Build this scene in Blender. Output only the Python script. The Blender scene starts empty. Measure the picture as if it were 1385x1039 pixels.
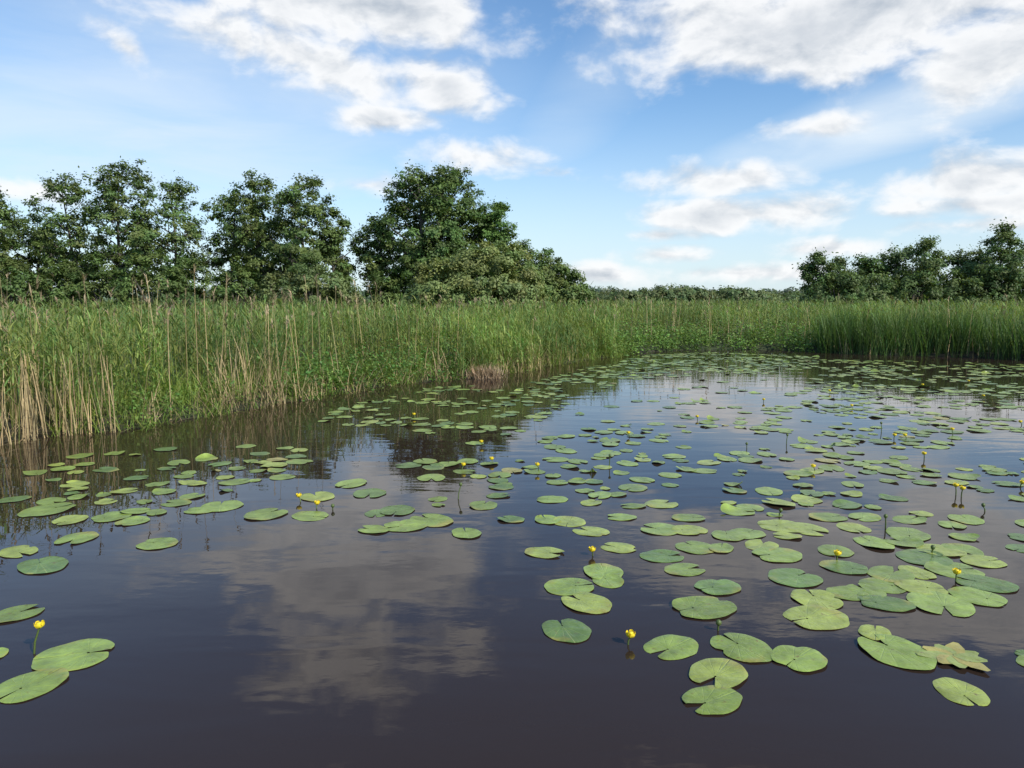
import bpy, math, random
import numpy as np
from mathutils import Vector
R = np.random.default_rng(7)
random.seed(7)
sc = bpy.context.scene
CAMH = 1.9
P = math.radians(6.54)
SP, CP = math.sin(P), math.cos(P)

def bearing(px, py):
    xc = (px-692.5)/1000.0; yc = (519.5-py)/1000.0
    return np.array([xc, CP+yc*SP, -SP+yc*CP])
def G(px, py, z=0.0):
    d = bearing(px, py); t = (CAMH-z)/-d[2]
    return (d[0]*t, d[1]*t)
def AE(px, py):
    d = bearing(px, py); d = d/np.linalg.norm(d)
    return math.atan2(d[0], d[1]), math.asin(d[2])

# ------------------------------------------------------------ node helpers
class NT:
    def __init__(s, nt):
        s.nt = nt; s.n = nt.nodes; s.l = nt.links
    def new(s, t, **k):
        n = s.n.new(t)
        for a, b in k.items(): setattr(n, a, b)
        return n
    def put(s, sock, v):
        if v is None: return
        if isinstance(v, bpy.types.NodeSocket): s.l.new(v, sock)
        else: sock.default_value = v
    def m(s, op, a, b=None, c=None, clamp=False):
        n = s.new('ShaderNodeMath', operation=op, use_clamp=clamp)
        s.put(n.inputs[0], a); s.put(n.inputs[1], b)
        if c is not None: s.put(n.inputs[2], c)
        return n.outputs[0]
    def mix(s, f, a, b, mode='MIX'):
        n = s.new('ShaderNodeMix', data_type='RGBA', blend_type=mode)
        s.put(n.inputs[0], f)
        s.put(n.inputs[6], a if not isinstance(a, tuple) else (*a, 1)[:4])
        s.put(n.inputs[7], b if not isinstance(b, tuple) else (*b, 1)[:4])
        return n.outputs[2]
    def rng(s, v, a, b, c=0.0, d=1.0, smooth=False):
        n = s.new('ShaderNodeMapRange')
        if smooth: n.interpolation_type = 'SMOOTHSTEP'
        s.put(n.inputs[0], v)
        for i, q in enumerate((a, b, c, d)): n.inputs[i+1].default_value = q
        return n.outputs[0]
    def noise(s, vec, scale, detail=4, rough=.55, dist=0.0):
        n = s.new('ShaderNodeTexNoise')
        s.put(n.inputs['Vector'], vec)
        n.inputs['Scale'].default_value = scale; n.inputs['Detail'].default_value = detail
        n.inputs['Roughness'].default_value = rough; n.inputs['Distortion'].default_value = dist
        return n.outputs['Fac']
    def mapping(s, vec, loc=(0,0,0), rot=(0,0,0), scale=(1,1,1), typ='POINT'):
        n = s.new('ShaderNodeMapping', vector_type=typ)
        s.put(n.inputs[0], vec)
        n.inputs[1].default_value = loc; n.inputs[2].default_value = rot; n.inputs[3].default_value = scale
        return n.outputs[0]

def newmat(name):
    m = bpy.data.materials.new(name); m.use_nodes = True
    t = NT(m.node_tree)
    b = m.node_tree.nodes['Principled BSDF']; o = m.node_tree.nodes['Material Output']
    return m, t, b, o

def foliage_mat(name, trans=0.35, rough=0.55, spec=0.3, nscale=0.6, var=0.35):
    m, t, b, o = newmat(name)
    a = t.new('ShaderNodeAttribute', attribute_name='Col')
    tc = t.new('ShaderNodeTexCoord')
    nz = t.noise(tc.outputs['Object'], nscale, 2)
    f = t.rng(nz, .3, .7, 1-var, 1+var)
    cmb = t.new('ShaderNodeVectorMath', operation='SCALE')
    t.l.new(a.outputs['Color'], cmb.inputs[0]); t.l.new(f, cmb.inputs[3])
    col = cmb.outputs[0]
    t.l.new(col, b.inputs['Base Color'])
    b.inputs['Roughness'].default_value = rough
    b.inputs['Specular IOR Level'].default_value = spec
    tr = t.new('ShaderNodeBsdfTranslucent')
    tcol = t.mix(1.0, col, (1.25, 1.3, .55), 'MULTIPLY')
    t.l.new(tcol, tr.inputs[0])
    mx = t.new('ShaderNodeMixShader'); mx.inputs[0].default_value = trans
    t.l.new(b.outputs[0], mx.inputs[1]); t.l.new(tr.outputs[0], mx.inputs[2])
    t.l.new(mx.outputs[0], o.inputs[0])
    return m

MAT_LEAF = foliage_mat('tree_leaves', .3, nscale=.8, var=.25)
MAT_REED = foliage_mat('reed_blades', .35, nscale=.5, var=.3)
MAT_DRY = foliage_mat('dry_stems', .1, .8, .1, nscale=1.5)
mb, t, b, o = newmat('bark')
tc = t.new('ShaderNodeTexCoord')
nz = t.noise(t.mapping(tc.outputs['Object'], scale=(6, 6, 1.5)), 3, 5)
t.l.new(t.mix(nz, (.035, .03, .024), (.13, .115, .095)), b.inputs['Base Color']); b.inputs['Roughness'].default_value = .9
MAT_BARK = mb

# ------------------------------------------------------------ mesh accumulator
class Acc:
    def __init__(s): s.v=[]; s.f=[]; s.c=[]; s.mi=[]; s.uv=[]; s.n=0
    def add(s, v, f, c, mi=0, uv=None):
        v = np.asarray(v, float).reshape(-1, 3); f = np.asarray(f, int).reshape(-1, 4)
        c = np.asarray(c, float)
        if c.ndim == 1: c = np.tile(c, (len(v), 1))
        s.v.append(v); s.f.append(f+s.n); s.c.append(c); s.mi.append(np.full(len(f), mi)); s.n += len(v)
        s.uv.append(np.zeros((len(v), 2)) if uv is None else uv)
    def build(s, name, mats, smooth=False, loc=None):
        v = np.concatenate(s.v); f = np.concatenate(s.f); c = np.concatenate(s.c); mi = np.concatenate(s.mi); uv = np.concatenate(s.uv)
        if loc is not None: v = v-np.array(loc)
        me = bpy.data.meshes.new(name)
        me.vertices.add(len(v)); me.vertices.foreach_set('co', v.astype(np.float32).ravel())
        me.loops.add(len(f)*4); me.loops.foreach_set('vertex_index', f.astype(np.int32).ravel())
        me.polygons.add(len(f)); me.polygons.foreach_set('loop_start', np.arange(0, len(f)*4, 4, dtype=np.int32))
        for m in mats: me.materials.append(m)
        me.polygons.foreach_set('material_index', mi.astype(np.int32))
        me.polygons.foreach_set('use_smooth', np.full(len(f), smooth, dtype=bool))
        ca = me.color_attributes.new('Col', 'FLOAT_COLOR', 'POINT')
        cc = np.ones((len(v), 4), np.float32); cc[:, :3] = c
        ca.data.foreach_set('color', cc.ravel())
        ul = me.uv_layers.new(name='UVMap')
        ul.data.foreach_set('uv', uv[f.ravel()].astype(np.float32).ravel())
        me.update(calc_edges=True); me.validate()
        ob = bpy.data.objects.new(name, me); sc.collection.objects.link(ob)
        if loc is not None: ob.location = loc
        return ob

def ribbons(acc, base, az, elev, length, width, droop, col, seg=3, mi=0, prof=None):
    n = len(base)
    if n == 0: return
    az, elev, length, width, droop = [np.broadcast_to(np.asarray(q, float), (n,)) for q in (az, elev, length, width, droop)]
    if prof is None: prof = np.array([.65, 1.0, .65, .04]) if seg == 3 else np.linspace(1, .3, seg+1)
    V = np.zeros((n, seg+1, 2, 3)); p = np.array(base, float).copy()
    side = np.stack([-np.sin(az), np.cos(az), np.zeros(n)], 1)
    for j in range(seg+1):
        w = (width*prof[j]*.5)[:, None]
        V[:, j, 0] = p-side*w; V[:, j, 1] = p+side*w
        a = elev-droop*((j+.5)/seg)
        p = p+np.stack([np.cos(a)*np.cos(az), np.cos(a)*np.sin(az), np.sin(a)], 1)*(length/seg)[:, None]
    idx = np.arange(n)[:, None]*(seg+1)*2+np.arange(seg)[None]*2
    F = np.stack([idx, idx+1, idx+3, idx+2], 2).reshape(-1, 4)
    c = np.asarray(col, float)
    c = np.tile(c, (n, 1)) if c.ndim == 1 else c
    acc.add(V.reshape(-1, 3), F, np.repeat(c, (seg+1)*2, axis=0), mi)

def leaves(acc, pos, size, col, mi=0, aspect=.6, flat=.4, out=None):
    n = len(pos)
    nr = R.normal(size=(n, 3))
    if out is None:
        nr[:, 2] = np.abs(nr[:, 2])+flat
    else:
        nr = nr*.42+out
    nr /= np.linalg.norm(nr, axis=1)[:, None]
    a = R.normal(size=(n, 3)); a -= nr*(a*nr).sum(1)[:, None]; a /= np.linalg.norm(a, axis=1)[:, None]
    bb = np.cross(nr, a); s = (size*R.uniform(.6, 1.25, n))[:, None]
    V = np.stack([pos-a*s*.5, pos+bb*s*.5*aspect-a*s*.05, pos+a*s*.5, pos-bb*s*.5*aspect-a*s*.05], 1)
    F = np.arange(n*4).reshape(-1, 4)
    acc.add(V.reshape(-1, 3), F, np.repeat(col, 4, axis=0), mi)

def tube(acc, pts, rad, sides=6, mi=0, col=(.1, .1, .1)):
    pts = np.array(pts, float); k = len(pts)
    tg = np.gradient(pts, axis=0); tg /= np.linalg.norm(tg, axis=1)[:, None]+1e-9
    ref = np.array([0, 0, 1.0]) if abs(tg[0, 2]) < .8 else np.array([1.0, 0, 0])
    u = np.cross(tg, ref); u /= np.linalg.norm(u, axis=1)[:, None]+1e-9; w = np.cross(tg, u)
    th = np.arange(sides)/sides*2*np.pi
    V = pts[:, None]+np.array(rad)[:, None, None]*(np.cos(th)[None, :, None]*u[:, None]+np.sin(th)[None, :, None]*w[:, None])
    F = []
    for i in range(k-1):
        for j in range(sides):
            j2 = (j+1) % sides
            F.append((i*sides+j, i*sides+j2, (i+1)*sides+j2, (i+1)*sides+j))
    acc.add(V.reshape(-1, 3), F, np.array(col), mi)

# ------------------------------------------------------------ shoreline
bank_px = [(-60,640),(0,607),(60,592),(120,585),(200,580),(260,567),(320,556),(370,546),(430,541),(480,530),(530,521),(600,515),
           (680,508),(740,497),(800,488),(850,481),(900,476),(960,473),(1060,474),(1120,478),(1200,481),(1300,484),(1400,488),(1520,494)]
BANK = np.array([G(*q) for q in bank_px])
BANK[1:-1] += R.normal(size=(len(BANK)-2, 2))*.08
POND = np.concatenate([np.array([(-20., -30.), (-17., -6.), (-13., 2.), (-9.5, 6.2)]), BANK, np.array([(30., 19.), (45., 16.), (70., 10.), (70., -30.)])])
def inside(p):
    x, y = p[:, 0], p[:, 1]; r = np.zeros(len(p), bool); n = len(POND)
    for i in range(n):
        x1, y1 = POND[i]; x2, y2 = POND[(i+1) % n]
        c = ((y1 > y) != (y2 > y))
        xi = (x2-x1)*(y-y1)/(y2-y1+1e-12)+x1
        r ^= c & (x < xi)
    return r
def dist(p):
    d = np.full(len(p), 1e9); n = len(POND)
    for i in range(n):
        a = POND[i]; bb = POND[(i+1) % n]; ab = bb-a
        tt = np.clip(((p-a)@ab)/(ab@ab), 0, 1)
        q = p-a-tt[:, None]*ab
        d = np.minimum(d, np.hypot(q[:, 0], q[:, 1]))
    return d
def sdist(p):
    # slightly scalloped shoreline
    w = .14*np.sin(p[:, 0]*2.1+1.7*np.sin(p[:, 1]*1.3))+.08*np.sin(p[:, 1]*4.7+p[:, 0]*2)
    return np.where(inside(p), -1, 1)*dist(p)+w
def land_z(p):
    d = sdist(p)
    wob = .04*np.sin(p[:, 0]*2.3+1)*np.cos(p[:, 1]*1.9)
    return np.where(d < 0, -.05+np.maximum(d*.5, -.8), np.minimum(-.05+d*.3, .14)+wob*np.clip(d, 0, 1))
def clump(p, s=1.0, ph=0.0):
    x, y = p[:, 0]*s, p[:, 1]*s
    return (np.sin(x*1.3+ph+1.7*np.sin(y*.7+ph))+np.sin(y*1.7-ph+1.3*np.sin(x*.9+2*ph))+np.sin((x+y)*2.9+ph)*.6+np.sin((x-y)*4.1+3*ph)*.4)/3.0

# ground sheet reaching the horizon
N = 420
u = np.linspace(-1, 1, N)
gx = 34*u+5000*np.sign(u)*np.abs(u)**9
gy = 16+34*u+5000*np.sign(u)*np.abs(u)**9
X, Y = np.meshgrid(gx, gy); gp = np.stack([X.ravel(), Y.ravel()], 1)
gz = land_z(gp)
acc = Acc()
ii = (np.arange(N-1)[:, None]*N+np.arange(N-1)[None]).ravel()
acc.add(np.column_stack([gp, gz]), np.stack([ii, ii+1, ii+N+1, ii+N], 1), (.1, .1, .1))
mg, t, b, o = newmat('marsh_soil')
tc = t.new('ShaderNodeTexCoord')
n1 = t.noise(tc.outputs['Object'], 3, 6); n2 = t.noise(tc.outputs['Object'], .15, 3)
c1 = t.mix(t.rng(n1, .35, .65), (.016, .013, .008), (.045, .04, .02))
t.l.new(t.mix(t.rng(n2, .4, .6, 0, .7), c1, (.04, .065, .018)), b.inputs['Base Color']); b.inputs['Roughness'].default_value = .95
acc.build('ground', [mg], True)

# ------------------------------------------------------------ water
mw, t, b, o = newmat('pond_water')
tc = t.new('ShaderNodeTexCoord')
b.inputs['Base Color'].default_value = (.030, .0195, .0145, 1)
b.inputs['Roughness'].default_value = .01
b.inputs['IOR'].default_value = 1.36
w1 = t.noise(t.mapping(tc.outputs['Object'], rot=(0, 0, .2), scale=(.6, 1.8, 1)), 1.3, 2, .45, .4)
w2 = t.noise(t.mapping(tc.outputs['Object'], rot=(0, 0, -.15), scale=(1, 2.0, 1)), 7, 2, .5)
patch = t.rng(t.noise(tc.outputs['Object'], .25, 2), .4, .65, .2, 1.0, True)
hh = t.m('ADD', t.m('MULTIPLY', w1, .0095), t.m('MULTIPLY', t.m('MULTIPLY', w2, .0020), patch))
bp = t.new('ShaderNodeBump'); bp.inputs['Strength'].default_value = .4; bp.inputs['Distance'].default_value = 1.0
t.l.new(hh, bp.inputs['Height']); t.l.new(bp.outputs[0], b.inputs['Normal'])
acc = Acc()
acc.add([(-30, -40, 0), (75, -40, 0), (75, 45, 0), (-30, 45, 0)], [(0, 1, 2, 3)], (.1, .1, .1))
acc.build('water', [mw])

# ------------------------------------------------------------ reeds etc.
def scatter(xr, yr, dens, dmin, dmax, cond=None):
    n = int((xr[1]-xr[0])*(yr[1]-yr[0])*dens)
    p = np.column_stack([R.uniform(*xr, n), R.uniform(*yr, n)])
    # keep only what a visitor at the pond could see (a wide wedge)
    p = p[(np.abs(p[:, 0]) < 6+1.15*p[:, 1])]
    d = sdist(p); k = (d >= dmin) & (d < dmax); p = p[k]; d = d[k]
    if cond is not None:
        k = cond(p, d); p = p[k]; d = d[k]
    return p, d
def brg(p): return 692.5+1000*p[:, 0]/np.maximum(p[:, 1], .1)   # compass-like bearing used for zoning

def vary(col, n, s=.2, yel=.15):
    c = np.tile(np.array(col, float), (n, 1))*R.uniform(1-s, 1+s, (n, 1))
    c[:, 0] *= R.uniform(1-yel, 1+2*yel, n); return c

def reeds(acc, p, h, nleaf, lw, col, sw=.012, leaf_len=.38, low=.25):
    n = len(p)
    if n == 0: return
    z = land_z(p); base = np.column_stack([p, z])
    az = R.uniform(0, 2*np.pi, n); lean = np.abs(R.normal(0, .07, n))
    ribbons(acc, base, az, np.pi/2-lean, h, sw, .05, vary((col[0]*1.4, col[1]*1.1, col[2]*1.1), n), 2, prof=np.array([1, .8, .4]))
    c0 = vary(col, n, .25, .2)*(1+.35*clump(p, .9, 4.)[:, None]*np.array([1.25, 1, .8]))
    for k in range(nleaf):
        f = low+(1-low)*(k+R.uniform(0, 1, n))/nleaf*.97
        pos = base+np.stack([np.cos(az)*np.sin(lean)*h*f, np.sin(az)*np.sin(lean)*h*f, h*f*np.cos(lean)], 1)
        laz = R.uniform(0, 2*np.pi, n)
        ribbons(acc, pos, laz, R.uniform(.7, 1.3, n), leaf_len*R.uniform(.6, 1.2, n)*(1.1-.35*f), lw*R.uniform(.7, 1.2, n), R.uniform(.3, 1.7, n), c0*R.uniform(.85, 1.2, (n, 1)), 3)

GREEN = (.16, .25, .07)
def not_special(p, d):
    bx = brg(p)
    low = ((bx > 130) & (bx < 400) & (d < 1.0)) | ((bx >= 400) & (bx < 620) & (d < 1.4)) | ((bx > 835) & (bx < 1110) & (d < 2.6)) | ((bx >= 1110) & (d < 1.5)) | ((bx <= 130) & (d < .75))
    return ~low
def H(p, d, base=1.38):
    return (base+.22*clump(p, .8, 1.0)+R.normal(0, .15, len(p)))*np.clip(.6+.25*np.maximum(d, 0), 0, 1)
acc = Acc()
p, d = scatter((-16, 30), (5, 34), 50, -.12, 2.5, not_special)
reeds(acc, p, H(p, d), 8, .023, GREEN)
p, d = scatter((-16, -4), (5, 14), 34, -.1, .75, lambda p, d: brg(p) <= 130)     # bare-footed stems standing in the shallows
reeds(acc, p, R.uniform(1.1, 1.55, len(p)), 5, .022, GREEN, low=.5)
p, d = scatter((-24, 40), (5, 40), 20, 2.5, 7)
reeds(acc, p, H(p, d, 1.42), 6, .028, GREEN, low=.45)
p, d = scatter((-45, 60), (5, 60), 5.5, 7, 22)
reeds(acc, p, H(p, d, 1.45), 5, .04, (.155, .23, .07), sw=.02, leaf_len=.45, low=.5)
p, d = scatter((-90, 110), (20, 110), 1.0, 22, 90)
reeds(acc, p, H(p, d, 1.42), 5, .09, (.155, .22, .075), sw=.04, leaf_len=.5, low=.5)
acc.build('reed_bed', [MAT_REED])

# cattails on the right-hand bank: upright dark blades
acc = Acc()
p, d = scatter((6, 40), (10, 34), 50, -.1, 2.2, lambda p, d: (brg(p) > 1105))
z = land_z(p); n = len(p); hc = 1+.14*clump(p, 1.0, 2.)
for k in range(4):
    ribbons(acc, np.column_stack([p+R.normal(0, .03, (n, 2)), z]), R.uniform(0, 6.28, n), R.uniform(1.25, 1.55, n), R.uniform(.9, 1.6, n)*hc, .022, R.uniform(.05, .8, n), vary((.08, .145, .04), n, .35), 3, prof=np.array([.8, 1, .8, .1]))
acc.build('cattail_stand', [MAT_REED])

# last year's dry stems with plumes
acc = Acc()
def dry(p, h, plume=True, w=.012, lean=.1, droop=.1, col=(.42, .33, .18)):
    n = len(p)
    if n == 0: return
    z = land_z(p); base = np.column_stack([p, np.maximum(z, -.05)])
    az = R.uniform(0, 6.28, n); ln = np.abs(R.normal(0, lean, n)); dr = np.full(n, droop)
    ribbons(acc, base, az, np.pi/2-ln, h, w, dr, vary(col, n, .3, .05), 3, prof=np.array([1, .9, .7, .4]))
    if plume:
        a = np.pi/2-ln-dr*.5
        tip = base+np.stack([np.cos(a)*np.cos(az), np.cos(a)*np.sin(az), np.sin(a)], 1)*(h[:, None]*.97)
        for k in range(5):
            ribbons(acc, tip-np.array([0, 0, 1])*R.uniform(0, .12, (n, 1)), az+R.normal(0, .8, n), R.uniform(.7, 1.5, n), R.uniform(.08, .2, n), .022, .8, vary((.30, .24, .15), n, .2, .05), 3)
def dz(lo, hi, k=.45): return lambda p, d: (brg(p) > lo) & (brg(p) < hi) & (R.uniform(0, 1, len(p)) < k+.75*clump(p, 1.1, 2.))
p, d = scatter((-16, 6), (6, 30), 7, .1, 4, dz(-200, 620)); dry(p, R.uniform(1.3, 1.95, len(p)))
p, d = scatter((-16, -3), (6, 22), 3.2, .3, 5, dz(-200, 520)); dry(p, R.uniform(1.7, 2.45, len(p)), lean=.07)
p, d = scatter((-6, 30), (14, 40), 2.4, .3, 6, dz(560, 1500)); dry(p, R.uniform(1.3, 1.95, len(p)), w=.016)
p, d = scatter((-16, 6), (6, 30), 70, -.08, .6, dz(-200, 800, .5)); dry(p, R.uniform(.3, .8, len(p)), False, lean=.35, droop=.6)
p, d = scatter((-16, -4), (6, 14), 150, -.1, .9, dz(-200, 150, .85)); dry(p, R.uniform(.4, 1.3, len(p)), False, lean=.12, w=.015)
p, d = scatter((-10, 0), (8, 16), 40, 0, 1.4, lambda p, d: (brg(p) > 290) & (brg(p) < 390)); dry(p, R.uniform(.4, 1.4, len(p)), False, lean=.25, droop=.4)
p, d = scatter((4, 30), (14, 30), 40, -.05, .5, dz(1100, 1600, .6)); dry(p, R.uniform(.3, .8, len(p)), False, lean=.2, w=.02)
p, d = scatter((0, 6), (12, 22), 34, -.05, .6, dz(700, 840, .6)); dry(p, R.uniform(.4, 1.0, len(p)), False, lean=.3, w=.016)
# broken litter lying out over the water edge
p, d = scatter((-16, 6), (6, 30), 110, -.12, .4, dz(-200, 760, .65)); dry(p, R.uniform(.3, .8, len(p)), False, lean=.9, droop=.9, w=.015, col=(.32, .25, .14))
cx = np.array(G(657, 512)); m = 420; p = cx+R.normal(0, 1, (m, 2))*np.array([.19, .13])
az = R.uniform(0, 6.28, m)
ribbons(acc, np.column_stack([p, np.full(m, -.02)]), az, R.uniform(1.0, 1.5, m), R.uniform(.2, .42, m), .018, R.uniform(.1, .8, m), vary((.38, .28, .18), m, .3, .05), 3)
acc.build('dry_reed_stems', [MAT_DRY])

# sedge / grass fringe
acc = Acc()
p, d = scatter((-16, 6), (5, 30), 170, -.06, 1.45, lambda p, d: (brg(p) > 60) & (brg(p) < 850) & (R.uniform(0, 1, len(p)) < .55+.6*clump(p, 1.6, .5)))
n = len(p); z = land_z(p); hs = .5+.5*np.clip(d, 0, 1.2)
for k in range(3):
    ribbons(acc, np.column_stack([p+R.normal(0, .03, (n, 2)), z]), R.uniform(0, 6.28, n), R.uniform(.8, 1.5, n), R.uniform(.3, .95, n)*hs, .013, R.uniform(.5, 2.0, n), vary((.19, .28, .06), n), 3)
acc.build('sedge_fringe', [MAT_REED])

# broad-leaved herbs
acc = Acc()
def herbs(p, h, col, lsize, nl):
    n = len(p); z = land_z(p)
    if n == 0: return
    q = np.repeat(np.column_stack([p, z]), nl, 0); m = len(q)
    hh_ = np.repeat(h, nl); f = R.uniform(.1, 1, m)
    q = q+np.column_stack([R.normal(0, .1, m), R.normal(0, .1, m), hh_*f])
    leaves(acc, q, lsize, np.repeat(vary(col, n, .3), nl, 0), aspect=.65, flat=.9)
    ribbons(acc, np.column_stack([p, z]), R.uniform(0, 6.28, n), 1.5, h, .012, .1, vary((.09, .13, .04), n), 2)
p, d = scatter((-16, 6), (6, 30), 28, 0, 1.5, lambda p, d: (brg(p) > 385) & (brg(p) < 625)); herbs(p, (.4+.35*d)*R.uniform(.5, 1.2, len(p)), (.10, .20, .045), .085, 14)
p, d = scatter((2, 16), (18, 34), 28, -.05, 2.8, lambda p, d: (brg(p) > 830) & (brg(p) < 1120)); herbs(p, (.4+.25*np.minimum(d, 2))*R.uniform(.6, 1.2, len(p)), (.14, .25, .055), .10, 14)
p, d = scatter((-16, 6), (6, 30), 18, .0, 1.3, lambda p, d: (clump(p, 1.3, 3.) > .05) & (brg(p) > 100)); herbs(p, R.uniform(.2, .7, len(p)), (.13, .235, .05), .065, 14)
for q in [(430, 530), (452, 528), (500, 515), (405, 528), (575, 500), (470, 522), (530, 508), (425, 522)]:
    c = np.array(G(*q)); n = 26; pp = c+R.normal(0, .12, (n, 2))
    ribbons(acc, np.column_stack([pp, np.full(n, .05)]), R.uniform(0, 6.28, n), R.uniform(.8, 1.4, n), R.uniform(.35, .65, n), .08, R.uniform(.4, 1.2, n), vary((.13, .25, .045), n), 3)
acc.build('bank_herbs', [MAT_LEAF])

# ------------------------------------------------------------ trees
def clumps(acc, cen, rad, per, size, col, cs=.22, mi=1, sq=.6, aspect=.6, ctr=None):
    n = len(cen); tint = np.repeat(vary(col, n, cs, .12), per, 0); cen = np.repeat(cen, per, 0); rr = np.repeat(rad, per)
    dv = R.normal(size=(n*per, 3)); dv /= np.linalg.norm(dv, axis=1)[:, None]
    q = cen+dv*(rr*R.uniform(0, 1, n*per)**.5)[:, None]*np.array([1, 1, sq])
    out = None
    if ctr is not None:
        ctr = np.asarray(ctr); o2 = cen-(np.repeat(ctr, per, 0) if ctr.ndim == 2 else ctr); o2 /= np.linalg.norm(o2, axis=1)[:, None]+1e-6
        out = dv*.5+o2*.75+np.array([0, 0, .25])
    leaves(acc, q, size, tint*R.uniform(.8, 1.2, (n*per, 1)), mi, aspect, out=out)

def tree(name, x, y, H_, cr, col=(.045, .085, .022), lobes=16, cl=13, per=42, size=.17, base=.2, tr=.16, crad=.42, lobe_r=.36, top=.8):
    """trunk -> limbs -> leafy lobes scattered through an egg-shaped crown"""
    acc = Acc(); k = 8
    ph = R.uniform(0, 6.28)
    tp = np.array([(x+.3*math.sin(i/k*3+ph)*i/k, y+.3*math.cos(i/k*2.6+ph)*i/k, i/k*H_*.93) for i in range(k+1)])
    tube(acc, tp, [tr*(1.25-1.15*i/k) for i in range(k+1)], 8, 0)
    cen = []; cra = []; zb = base*H_; ch = H_-zb
    for i in range(lobes):
        f = (i+.5)/lobes                       # height fraction in the crown
        az = i*2.4+R.uniform(-.6, .6)
        env = cr*(math.sin(math.pi*(.16+.76*f**1.1))**.6)
        lr = cr*lobe_r*R.uniform(.75, 1.3)*(1-.35*f)
        rad_ = max(0, env-lr*.8)*R.uniform(.35, 1.1) if i < lobes-1 else 0
        c = np.array([x+math.cos(az)*rad_, y+math.sin(az)*rad_, min(zb+ch*(.06+.90*f)+R.normal(0, .15), H_-lr*.75)])
        hf = np.clip((c[2]-rad_*.75)/(H_*.93), .08, .95)*k; i0 = min(int(hf), k-1); o_ = tp[i0]+(tp[i0+1]-tp[i0])*(hf-i0)
        md = (o_+c)/2+np.array([0, 0, -.08*rad_])+R.normal(0, .08, 3)
        r0 = tr*(1.1-hf/k)*.5+.015
        tube(acc, [o_, md, c], [r0, r0*.7, r0*.35], 5, 0)
        m = max(6, int(cl*(lr/(cr*lobe_r))**1.5))
        dv = R.normal(size=(m, 3)); dv /= np.linalg.norm(dv, axis=1)[:, None]; dv[:, 2] = dv[:, 2]*.75+.1
        e = c+dv*lr*R.uniform(.45, 1.3, (m, 1))
        for j in range(m):
            tube(acc, [c, (c+e[j])/2+R.normal(0, .05, 3), e[j]+(e[j]-c)*.15], [r0*.3, r0*.2+.004, .005], 3, 0)
            cen.append(e[j]); cra.append(crad*R.uniform(.6, 1.25))
    clumps(acc, np.array(cen), np.array(cra), per, size, col, .28, ctr=(x, y, zb+ch*.4))
    cen = np.array(cen); q = np.repeat(cen, 8, 0)+np.clip(R.normal(0, crad*.6, (len(cen)*8, 3)), -crad*1.2, crad*1.2); leaves(acc, q, size*.8, vary(col, len(q)), 1)
    return acc.build(name, [MAT_BARK, MAT_LEAF], loc=(x, y, 0))

def bush(name, lobes, col, per=70, size=.16, crad=.36, dens=8.0, aspect=.5, shoots=0, cs=.3):
    acc = Acc(); cx, cy = lobes[0][0], lobes[0][1]
    for (x, y, rx, h) in lobes:
        for s in range(7):
            a = R.uniform(0, 6.28); e = R.uniform(.5, 1.3)
            q = np.array([x, y, 0.0]); dd = np.array([math.cos(a)*math.cos(e)*rx*.8, math.sin(a)*math.cos(e)*rx*.8, math.sin(e)*h*.75])
            tube(acc, [q, q+dd*.5+np.array([0, 0, .1*h]), q+dd], [.07, .045, .015], 5, 0)
        n = int(dens*rx*(rx+h))
        dv = R.normal(size=(n, 3)); dv[:, 2] = np.abs(dv[:, 2])-.05; dv /= np.linalg.norm(dv, axis=1)[:, None]
        lump = 1+.06*np.sin(dv[:, 0]*5+x)*np.cos(dv[:, 1]*6)+.04*np.sin(dv[:, 2]*9+y)
        rr = (R.uniform(.5, 1.0, n)**.35)*lump
        # flat-sided dome (superellipse) so the shrub is as wide at head height as at its foot
        w = np.clip(1-np.abs(dv[:, 2])**3, .0, 1)**.5; hv = dv[:, :2]/(np.linalg.norm(dv[:, :2], axis=1)[:, None]+1e-6)
        cen = np.column_stack([x+hv[:, 0]*w*rr*rx, y+hv[:, 1]*w*rr*rx*.9, np.abs(dv[:, 2]*rr*h*.95)+.1])
        clumps(acc, cen, crad*R.uniform(.6, 1.2, n), per, size, col, cs, 1, .75, aspect, ctr=(x, y, h*.3))
        if shoots:
            m = int(shoots*rx*h); kk = R.integers(0, n, m)
            q = cen[kk]+R.normal(0, .2, (m, 3))
            for _ in range(2):
                ribbons(acc, q, R.uniform(0, 6.28, m), R.uniform(.7, 1.5, m), R.uniform(.25, .5, m), .035, .3, vary(col, m)*1.1, 3, mi=1)
    return acc.build(name, [MAT_BARK, MAT_LEAF], loc=(cx, cy, 0))

D = 45
def tx(px, D): return (px-692.5)/1000*D*1.0
ALD = (.115, .175, .05)
for (px, top, cr, Dd, li, per) in [(-150, 250, 3, 46, 20, 60), (-60, 240, 3, 44, 22, 60), (8, 266, 1.8, 43, 16, 56), (55, 290, 2.2, 47, 19, 64), (105, 240, 2.5, 45, 24, 56), (172, 224, 2.9, 44, 28, 56), (240, 248, 2.8, 46, 24, 58),
                                 (318, 265, 2.2, 46, 21, 66), (360, 243, 2.5, 45, 25, 70), (418, 246, 2.7, 44, 26, 76), (455, 288, 1.6, 45, 15, 66)]:
    tree('alder_tree', tx(px, Dd), Dd, CAMH+(405-top)/1000*Dd, cr, ALD, lobes=li, per=per, crad=.45, size=.18, tr=.14)
OAK = (.10, .165, .045)
tree('oak_tree', tx(570, 45), 45, CAMH+.172*45, 3.3, OAK, lobes=32, cl=18, per=85, crad=.52, tr=.25, base=.1, size=.18)
tree('oak_tree', tx(615, 47), 47, CAMH+.172*47, 2.8, OAK, lobes=26, cl=18, per=85, crad=.52, tr=.22, size=.18)
tree('poplar_tree', tx(672, 46), 46, CAMH+.133*46, 1.6, (.13, .23, .06), lobes=18, per=90, crad=.42)
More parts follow.
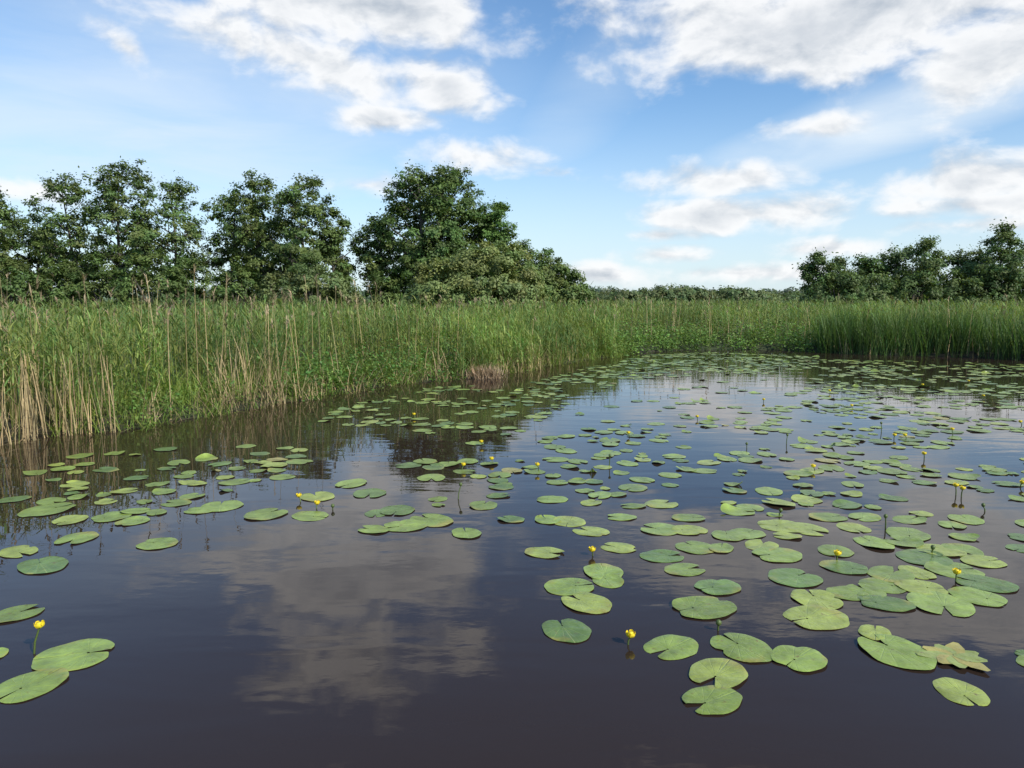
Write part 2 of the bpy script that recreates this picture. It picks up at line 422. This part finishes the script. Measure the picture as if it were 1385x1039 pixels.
tree('alder_tree', tx(512, 46), 46, CAMH+.11*46, 1.7, ALD, lobes=16, per=76, size=.18)

bush('willow_bush', [(tx(660, 36), 36, 3.0, 4.75), (tx(600, 35.5), 35.5, 1.9, 4.0)], (.19, .25, .085), per=120, size=.15, crad=.42, aspect=.6, shoots=4, dens=17, cs=.13)
bush('willow_bush', [(tx(735, 41), 41, 2.2, 4.8), (tx(769, 40), 40, 1.2, 3.8), (tx(712, 42), 42, 2.2, 5.0)], (.14, .205, .06), per=110, size=.15, crad=.42, aspect=.6, shoots=4, dens=15, cs=.15)
bush('grey_willow_shrub', [(tx(430, 41), 41, 2.0, 4.2), (tx(385, 42), 42, 1.6, 3.6), (tx(470, 42), 42, 1.2, 3.0)], (.155, .21, .08), per=90, aspect=.55, shoots=8, crad=.4, dens=11, cs=.18)
for (a, bq, hh_, rx) in [(-120, 43, 4.5, 3), (-50, 42, 4.2, 3), (20, 42, 4.4, 2.2), (85, 43, 4.1, 2.0), (140, 43, 4.4, 2.0), (210, 42, 4.9, 2.2), (262, 43, 4.6, 1.9), (325, 43, 4.2, 1.8), (515, 44, 3.6, 1.5)]:
    bush('alder_shrub', [(tx(a, bq), bq, rx, hh_)], (.105, .165, .047), per=70, size=.18, dens=9, crad=.4)
# right-hand trees
for (px, top, cr, Dd) in [(1100, 340, 1.6, 70), (1128, 352, 1.8, 72), (1165, 350, 2.6, 72), (1205, 336, 2.8, 72), (1243, 324, 2.8, 70), (1290, 342, 2.8, 72), (1318, 340, 2.6, 71), (1348, 304, 2.2, 68), (1388, 330, 3.0, 70), (1440, 315, 3, 70), (1500, 320, 3, 72), (1570, 310, 3, 70)]:
    tree('alder_tree', tx(px, Dd), Dd, CAMH+(405-top)/1000*Dd, cr, (.105, .165, .05), lobes=18, cl=12, per=50, size=.27, crad=.65, base=.1, tr=.13)
bush('alder_shrub', [(tx(q, 68), 68, 3.2, 4.4) for q in (1130, 1170, 1225, 1280, 1330, 1390, 1450)], (.10, .155, .047), per=50, size=.28, crad=.65, dens=5)
# far hedges
lob = [(tx(q, 170), 170+R.uniform(-8, 8), R.uniform(4, 7), R.uniform(3.0, 3.8)) for q in np.arange(780, 1120, 22)]
lob += [(tx(q, 160), 160, R.uniform(4, 7), h) for q, h in ((875, 4.2), (900, 5.2), (930, 4.7), (985, 4.6), (1008, 4.3), (850, 3.8))]
bush('distant_trees', lob, (.13, .18, .07), per=34, size=.7, crad=1.2, dens=2.0, cs=.15)
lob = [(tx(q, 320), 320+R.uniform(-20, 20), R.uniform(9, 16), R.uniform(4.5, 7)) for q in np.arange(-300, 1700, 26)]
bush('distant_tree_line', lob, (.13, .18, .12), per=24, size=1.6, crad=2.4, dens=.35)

# ------------------------------------------------------------ lily pads
mp, t, b, o = newmat('lily_pad')
a = t.new('ShaderNodeAttribute', attribute_name='Col')
uvn = t.new('ShaderNodeUVMap'); sx = t.new('ShaderNodeSeparateXYZ'); t.l.new(uvn.outputs[0], sx.inputs[0])
ang = t.m('ARCTAN2', sx.outputs[1], sx.outputs[0])
rad = t.m('SQRT', t.m('ADD', t.m('MULTIPLY', sx.outputs[0], sx.outputs[0]), t.m('MULTIPLY', sx.outputs[1], sx.outputs[1])))
tc = t.new('ShaderNodeTexCoord')
nzz = t.noise(tc.outputs['Object'], 7, 5, .6)
vein = t.rng(t.m('COSINE', t.m('MULTIPLY', t.m('ADD', ang, t.m('MULTIPLY', nzz, .12)), 17)), .84, 1.0, 0, 1, True)
vein = t.m('MULTIPLY', vein, t.rng(rad, .0, 1.1, .9, .15))
mid = t.m('MULTIPLY', t.rng(t.m('ABSOLUTE', sx.outputs[1]), 0, .035, 1, 0), t.rng(sx.outputs[0], -1.2, .05, 1, 0))
vv = t.m('MAXIMUM', vein, mid)
c = t.mix(t.m('MULTIPLY', vv, .5), a.outputs['Color'], (.38, .46, .15))
edge_y = t.m('MULTIPLY', t.rng(rad, .75, 1.25, 0, .85, True), t.rng(t.noise(tc.outputs['Object'], 4, 3), .5, .62, 0, 1, True))
c = t.mix(edge_y, c, (.30, .28, .06))
spots = t.rng(t.noise(tc.outputs['Object'], 22, 5, .7), .60, .69, 0, .8, True)
c = t.mix(spots, c, (.15, .105, .035))
sh = t.rng(nzz, .3, .7, .68, 1.28)
vm = t.new('ShaderNodeVectorMath', operation='SCALE'); t.l.new(c, vm.inputs[0]); t.l.new(sh, vm.inputs[3])
t.l.new(vm.outputs[0], b.inputs['Base Color'])
b.inputs['Roughness'].default_value = .3; b.inputs['Specular IOR Level'].default_value = .42
bp = t.new('ShaderNodeBump'); bp.inputs['Strength'].default_value = .6; bp.inputs['Distance'].default_value = .008
t.l.new(t.m('ADD', t.m('MULTIPLY', vv, -.6), t.m('MULTIPLY', t.noise(tc.outputs['Object'], 16, 3), 1.6)), bp.inputs['Height']); t.l.new(bp.outputs[0], b.inputs['Normal'])

pads = []
exp = [(766,853,70),(908,876,75),(1003,876,85),(1080,892,72),(971,912,84),(963,948,80),(1212,882,95),(1183,856,48),(1300,937,70),
(951,823,86),(1104,836,84),(793,816,74),(771,794,66),(816,774,60),(822,786,50),(737,748,54),(926,771,54),(970,795,60),(1075,782,70),(1104,811,66),
(1150,803,60),(1197,817,66),(1272,817,86),(1332,790,74),(1323,808,70),(1195,792,60),(1250,755,70),(1205,777,66),(1290,771,70),(1142,768,60),(1051,751,66),
(940,741,54),(896,753,56),(836,741,48),(799,719,50),(770,706,50),(741,704,38),(691,703,36),(631,722,44),(654,684,46),(505,717,44),(548,712,60),(583,704,64),
(537,691,50),(508,695,36),(420,698,52),(360,696,58),(429,672,50),(300,685,56),(270,691,40),(213,736,52),(104,729,54),(58,765,74),(25,747,54),(22,831,64),
(40,928,90),(102,887,96),(-8,886,36),(150,700,50),(180,706,44),(95,704,46),(65,690,70),(18,676,40),(500,668,50),(475,655,46),(583,647,40),(895,682,46),(893,716,56),
(931,718,50),(932,701,44),(840,700,40),(856,685,34),(1247,795,60),(1172,800,50),(1030,738,50),(1010,722,50),(1380,742,40),(1385,728,40),(1120,700,50),(1060,712,70),(1090,716,60),
(1040,665,44),(1130,746,50),(1182,735,56),(1228,723,60),(1270,745,60),(1300,745,54),(1330,760,56),(1240,775,50),(985,725,46),(975,742,40),(1389,886,30),(1440,830,80),(1420,900,80),(-60,870,90),(-70,800,70)]
for (x, y, w) in exp:
    gx_, gy_ = G(x, y); pads.append((gx_, gy_, w/1000*math.hypot(gy_, CAMH)*.97/2))
nexp = len(pads)
def inpoly(p, poly):
    x, y = p[:, 0], p[:, 1]; r = np.zeros(len(p), bool); n = len(poly)
    for i in range(n):
        x1, y1 = poly[i]; x2, y2 = poly[(i+1) % n]
        r ^= ((y1 > y) != (y2 > y)) & (x < (x2-x1)*(y-y1)/(y2-y1+1e-12)+x1)
    return r
zones = [
 ([(-60,660),(20,640),(100,618),(260,602),(420,600),(400,640),(330,680),(170,712),(60,705),(-60,690)], 8, .25),
 ([(400,575),(470,550),(560,528),(640,520),(770,525),(770,548),(700,590),(640,605),(560,580)], 7.0, .15),
 ([(480,640),(560,620),(700,625),(690,670),(600,690),(520,690)], 5, .2),
 ([(680,640),(720,595),(860,580),(980,568),(1400,560),(1500,620),(1520,740),(1400,770),(1250,745),(1100,735),(1000,730),(900,700),(800,700),(720,668)], 6.8, .15),
 ([(780,560),(1000,550),(1400,545),(1420,565),(980,572),(800,590)], 4.0, .0),
 ([(1020,560),(1100,515),(1100,486),(1250,489),(1600,500),(1600,560)], 7, .12),
 ([(700,522),(800,497),(880,480),(960,477),(1100,482),(1130,495),(1050,505),(900,510),(820,520)], 8.5, .25),
 ([(760,560),(800,520),(1080,508),(1060,550),(900,560)], 1.8, -.3),
]
pt = np.array([(q[0], q[1]) for q in pads]); pr = [q[2] for q in pads]; pts_l = list(map(tuple, pt)); 
for poly, dens, bias in zones:
    wp = np.array([G(*q) for q in poly]); mn, mx = wp.min(0), wp.max(0)
    n = int((mx[0]-mn[0])*(mx[1]-mn[1])*dens*2.6)
    q = np.column_stack([R.uniform(mn[0], mx[0], n), R.uniform(mn[1], mx[1], n)])
    q = q[inpoly(q, wp)]; q = q[inside(q)]; dd = dist(q); q = q[dd > .25]
    q = q[clump(q, 1.5, .4)+bias+R.normal(0, .12, len(q)) > -.05]
    for s in q:
        r = random.uniform(.09, .155) if random.random() > .15 else random.uniform(.05, .09)
        arr = np.array(pts_l); dq = np.hypot(arr[:, 0]-s[0], arr[:, 1]-s[1])
        if np.any(dq < (np.array(pr)+r)*random.choice([.66, .75, .9, 1.0])): continue
        pts_l.append((s[0], s[1])); pr.append(r)
acc = Acc(); nt = 36
ringf = [.04, .35, .7, .93, 1.0]
idx = []
for k in range(len(ringf)-1):
    for j in range(nt-1): idx.append((k*nt+j, (k+1)*nt+j, (k+1)*nt+j+1, k*nt+j+1))
idx = np.array(idx)
for i, (c, r) in enumerate(zip(pts_l, pr)):
    rot = random.uniform(0, 6.28); ca, sa = math.cos(rot), math.sin(rot)
    gap = random.choice([.03, .06, .1, .2, .3]); th = np.linspace(gap, 2*np.pi-gap, nt)
    asp = random.uniform(.8, .97); C0 = np.array([random.uniform(.22, .38), random.uniform(-.05, .05)])
    e = np.stack([np.cos(th)*1.06, np.sin(th)*asp], 1)*(1-random.uniform(.08, .22)*np.exp(-(np.minimum(th, 2*np.pi-th)/.38)**2))[:, None]
    wob = 1+random.uniform(.01, .05)*np.sin(th*2+random.uniform(0, 6))+.02*np.sin(th*5+random.uniform(0, 6))+.012*np.sin(th*9+random.uniform(0, 6))
    if random.random() < .18:   # nibbled edge
        t0 = random.uniform(1, 5.2); wob -= random.uniform(.12, .35)*np.exp(-((th-t0)/.12)**2)
    e = e*wob[:, None]
    near = i < nexp
    ph = random.uniform(0, 6.28); amp = random.choice([.001, .002, .003, .005] if near else [.002, .003, .005, .008])
    curl = random.choice([0, 0, 0, .006, .012] if near else [0, 0, 0, .005, .01, .02])
    if not near and random.random() < .03: curl = .05
    tilt = abs(random.gauss(0, .005 if near else .009)); ta = random.uniform(0, 6.28); z0 = .003+.005*random.random()
    V = []; UV = []
    for f in ringf:
        q = C0+(e-C0)*f
        z = z0+amp*f*f*(1+np.sin(2*th+ph))*.5+.0015*f*np.sin(5*th+ph)+curl*(f**4)*np.maximum(0, np.cos(th-ph))**3+tilt*r*(1+(q@np.array([math.cos(ta), math.sin(ta)])))
        if f == 1.0: z = z-.002
        V.append(np.column_stack([c[0]+r*(q[:, 0]*ca-q[:, 1]*sa), c[1]+r*(q[:, 0]*sa+q[:, 1]*ca), z])); UV.append(q-C0)
    u_ = random.random()
    col = np.array([.22, .30, .06])*random.uniform(.75, 1.12)
    if u_ < .18: col = np.array([.13, .205, .05])*random.uniform(.8, 1.1)
    elif u_ < .34: col = np.array([.29, .345, .07])
    elif u_ < .35 and not near: col = np.array([.34, .30, .09])
    acc.add(np.concatenate(V), idx, col, 0, np.concatenate(UV))
# the torn yellowing leaf at the right
c = G(1290, 890)
for k in range(9):
    a0 = k*.69+.3
    ribbons(acc, np.array([[c[0], c[1], .006+.0012*k]]), a0, .02, .16+.03*math.sin(k*2), .10, 0.0, np.array([.36, .31, .08]) if k % 2 else np.array([.27, .32, .08]), 3, prof=np.array([.3, 1, .9, .25]))
acc.build('water_lily_pads', [mp], True)
print('pads', len(pr))

# ------------------------------------------------------------ yellow water-lily flowers
my, t, b, o = newmat('yellow_petal'); b.inputs['Roughness'].default_value = .4
tc = t.new('ShaderNodeTexCoord'); t.l.new(t.mix(t.rng(t.noise(tc.outputs['Object'], 60, 2), .35, .65), (.85, .66, .02), (.7, .55, .03)), b.inputs['Base Color'])
ms, t, b, o = newmat('flower_stem'); b.inputs['Roughness'].default_value = .5
tc = t.new('ShaderNodeTexCoord'); t.l.new(t.mix(t.noise(tc.outputs['Object'], 40, 2), (.05, .09, .02), (.10, .13, .03)), b.inputs['Base Color'])
def flower(px, py, kind=1, h=.06, r=.027):
    gx_, gy_ = G(px, py, h); acc = Acc()
    bx, by = R.normal(0, .02, 2)
    if px == 53: bx = -.045
    tube(acc, [(bx, by, -.1), (bx*.6, by*.6, h*.4), (0, 0, h-.015)], [.006, .0055, .005], 6, 1)
    if kind:
        for k in range(5):
            nu, nv = 6, 6; V = []
            for iv in range(nv):
                v = iv/(nv-1)
                for iu in range(nu):
                    uu = iu/(nu-1)*2-1; w = math.sin(math.pi*min(1, .22+v*.78)**.8)*.4+.55
                    phi = k*2*math.pi/5+uu*w*.75; psi = .15+v*1.75; rr = r*(1+.04*(k % 2))
                    V.append((rr*math.sin(psi)*math.cos(phi), rr*math.sin(psi)*math.sin(phi), h-.018+rr*(1-math.cos(psi))*.95-.003*uu*uu))
            F = [(i*nu+j, i*nu+j+1, (i+1)*nu+j+1, (i+1)*nu+j) for i in range(nv-1) for j in range(nu-1)]
            acc.add(V, F, (.7, .5, .02), 0)
        tube(acc, [(0, 0, h-.012), (0, 0, h+.006), (0, 0, h+.012), (0, 0, h+.013)], [.008, .012, .014, .001], 10, 0)
    else:
        tube(acc, [(0, 0, h-.02), (0, 0, h-.01), (0, 0, h+.004), (0, 0, h+.014), (0, 0, h+.018)], [.005, .015, .017, .010, .001], 10, 1)
    acc.build('yellow_water_lily', [my, ms], True).location = (gx_, gy_, 0)
for q in [(53,845,1,.16,.026),(853,858,1,.06),(404,670),(429,680,1,.05),(801,743,1,.05),(1133,748,1,.06),(1294,773),(627,628),(651,597),(623,655,0,.14),(1100,630),(1198,698,0,.11),(1302,660,1,.09),
          (1293,656,1,.1),(1250,613,1,.08),(943,563),(1192,572,0,.13),(1210,588),(1224,588),(1288,580,1,.1),(727,628,1,.08),(665,620),(825,616,0,.13),(850,585),(1033,540),(1122,528),(1152,548),
          (1383,652),(1330,535),(1248,520),(1330,683,0),(1056,690,0,.06),(1010,600,0),(1380,570),(1065,588,0,.12),(560,560),(450,684,0,.04),(972,842,0,.05),(1262,740,0,.06),(1310,515),(1440,620),(1460,700)]:
    flower(*q)

# ------------------------------------------------------------ light, sky
SUN_AZ, SUN_EL = math.radians(132), math.radians(38)
sd = Vector((math.sin(SUN_AZ)*math.cos(SUN_EL), math.cos(SUN_AZ)*math.cos(SUN_EL), math.sin(SUN_EL)))
sl = bpy.data.lights.new('sun', 'SUN'); sl.energy = 4.9; sl.angle = math.radians(.5); sl.color = (1, .95, .86)
so = bpy.data.objects.new('sun', sl); sc.collection.objects.link(so); so.rotation_euler = sd.to_track_quat('Z', 'Y').to_euler()

W = bpy.data.worlds.new('World'); sc.world = W; W.use_nodes = True
t = NT(W.node_tree); bg = W.node_tree.nodes['Background']
sky = t.new('ShaderNodeTexSky', sky_type='NISHITA'); sky.sun_disc = False
sky.sun_elevation = SUN_EL; sky.sun_rotation = SUN_AZ; sky.air_density = 1.0; sky.dust_density = .5; sky.ozone_density = 1.6
tc = t.new('ShaderNodeTexCoord'); sx = t.new('ShaderNodeSeparateXYZ'); t.l.new(tc.outputs['Generated'], sx.inputs[0])
az = t.m('ARCTAN2', sx.outputs[0], sx.outputs[1]); el = t.m('ARCSINE', sx.outputs[2])
cv = t.new('ShaderNodeCombineXYZ'); t.l.new(az, cv.inputs[0]); t.l.new(el, cv.inputs[1]); v0 = cv.outputs[0]
def cl(v, off):
    q = t.mapping(v, loc=(0, off, 0)); q = t.mapping(q, scale=(1, 1.7, 1))
    return t.noise(q, 9, 8, .55, .2)
n0 = cl(v0, 0); n1 = cl(v0, .015)
clouds = [ # px,py,rx,ry,rot(deg up-right),amp
 (490,5,260,70,0,1.4),(420,80,250,46,-12,1.05),(590,112,100,50,-10,1.2),(525,160,95,20,0,.9),(650,213,95,32,-5,.85),
 (1180,10,400,90,0,1.4),(1050,80,130,34,0,.8),(1370,65,150,75,0,1.3),(1095,172,100,18,0,.75),
 (970,243,110,30,0,1.15),(1000,290,170,30,0,1.3),(900,345,80,18,0,1.0),(1310,245,135,40,0,1.25),(1335,275,160,24,0,1.05),(810,372,90,22,0,1.0),(1000,370,150,18,0,.95),(1130,335,80,16,0,.9),
 (40,255,70,16,0,.5),(500,252,75,18,0,.75),(170,62,55,18,-30,.6),(1300,305,110,15,0,.9),(760,235,50,12,0,.5),(890,318,90,14,0,.7)]
F = None
cen = [(*AE(c[0], c[1]), c[2]/1000, c[3]/1000, c[4], c[5]) for c in clouds]
# cloud banks above the frame that the pond mirrors
cen += [(-.20, .46, .18, .06, 0, 1.1), (-.45, .70, .5, .10, 0, .8), (.5, .62, .35, .06, 0, .6), (1.6, .3, .5, .15, 0, .8), (-1.7, .35, .5, .15, 0, .8), (3.0, .5, .6, .2, 0, .8), (-.9, .15, .2, .04, 0, .8)]
for (a0, e0, rx, ry, rot, amp) in cen:
    mp_ = t.mapping(v0, loc=(a0, e0, 0), rot=(0, 0, math.radians(rot)), scale=(rx, ry, 1), typ='TEXTURE')
    ln = t.new('ShaderNodeVectorMath', operation='LENGTH'); t.l.new(mp_, ln.inputs[0])
    f = t.m('MULTIPLY_ADD', ln.outputs['Value'], -amp*.85, amp*.85)
    F = f if F is None else t.m('MAXIMUM', F, f)
F = t.m('MAXIMUM', F, -1.0)
dens0 = t.m('ADD', F, t.m('MULTIPLY', t.m('SUBTRACT', n0, .49), 2.6))
alpha = t.rng(dens0, .0, .7, 0, 1, True)
lit = t.m('ADD', .84, t.m('MULTIPLY', t.m('SUBTRACT', n0, n1), 4.8), clamp=True)
thick = t.rng(dens0, .6, 1.4, 0, .7, True)
lit = t.m('SUBTRACT', lit, thick, clamp=True)
ccol = t.mix(lit, (3.8, 4.2, 4.7), (7.1, 7.15, 7.2))
# veils of cirrus / haze
cv1 = t.noise(t.mapping(v0, rot=(0, 0, math.radians(-22)), scale=(1.2, 6, 1)), 3.0, 5, .55, .4)
def blob(px, py, rx, ry, rot):
    a0, e0 = AE(px, py)
    q = t.mapping(v0, loc=(a0, e0, 0), rot=(0, 0, math.radians(rot)), scale=(rx/1000, ry/1000, 1), typ='TEXTURE')
    ln = t.new('ShaderNodeVectorMath', operation='LENGTH'); t.l.new(q, ln.inputs[0])
    return t.rng(ln.outputs['Value'], 1, .1, 0, 1, True)
ci = t.m('MAXIMUM', t.m('MULTIPLY', blob(1240, 150, 450, 62, 14), 1.0), t.m('MULTIPLY', blob(180, 200, 640, 260, 5), .72))
ci = t.m('MAXIMUM', ci, t.m('MULTIPLY', blob(760, 180, 260, 90, 45), .3))
ci = t.m('MULTIPLY', ci, t.rng(cv1, .3, .6, .5, 1.0))
hz = t.rng(el, .0, .27, .68, 0, True)
veil = t.m('MAXIMUM', ci, hz)
skyc = t.mix(1.0, sky.outputs[0], (.84, 1.06, 1.22), 'MULTIPLY')
c = t.mix(veil, skyc, (5.5, 6.3, 7.1))
c = t.mix(t.m('MULTIPLY', alpha, .95), c, ccol)
t.l.new(c, bg.inputs[0]); bg.inputs[1].default_value = .14

# ------------------------------------------------------------ camera
cd = bpy.data.cameras.new('camera'); co = bpy.data.objects.new('camera', cd); sc.collection.objects.link(co)
cd.sensor_width = 36; cd.lens = 36*1000/1385; cd.clip_end = 12000; cd.clip_start = .05
co.location = (0, 0, CAMH); co.rotation_euler = (math.pi/2-P, 0, 0)
sc.camera = co
sc.view_settings.view_transform = 'Standard'; sc.view_settings.look = 'None'; sc.view_settings.exposure = 0
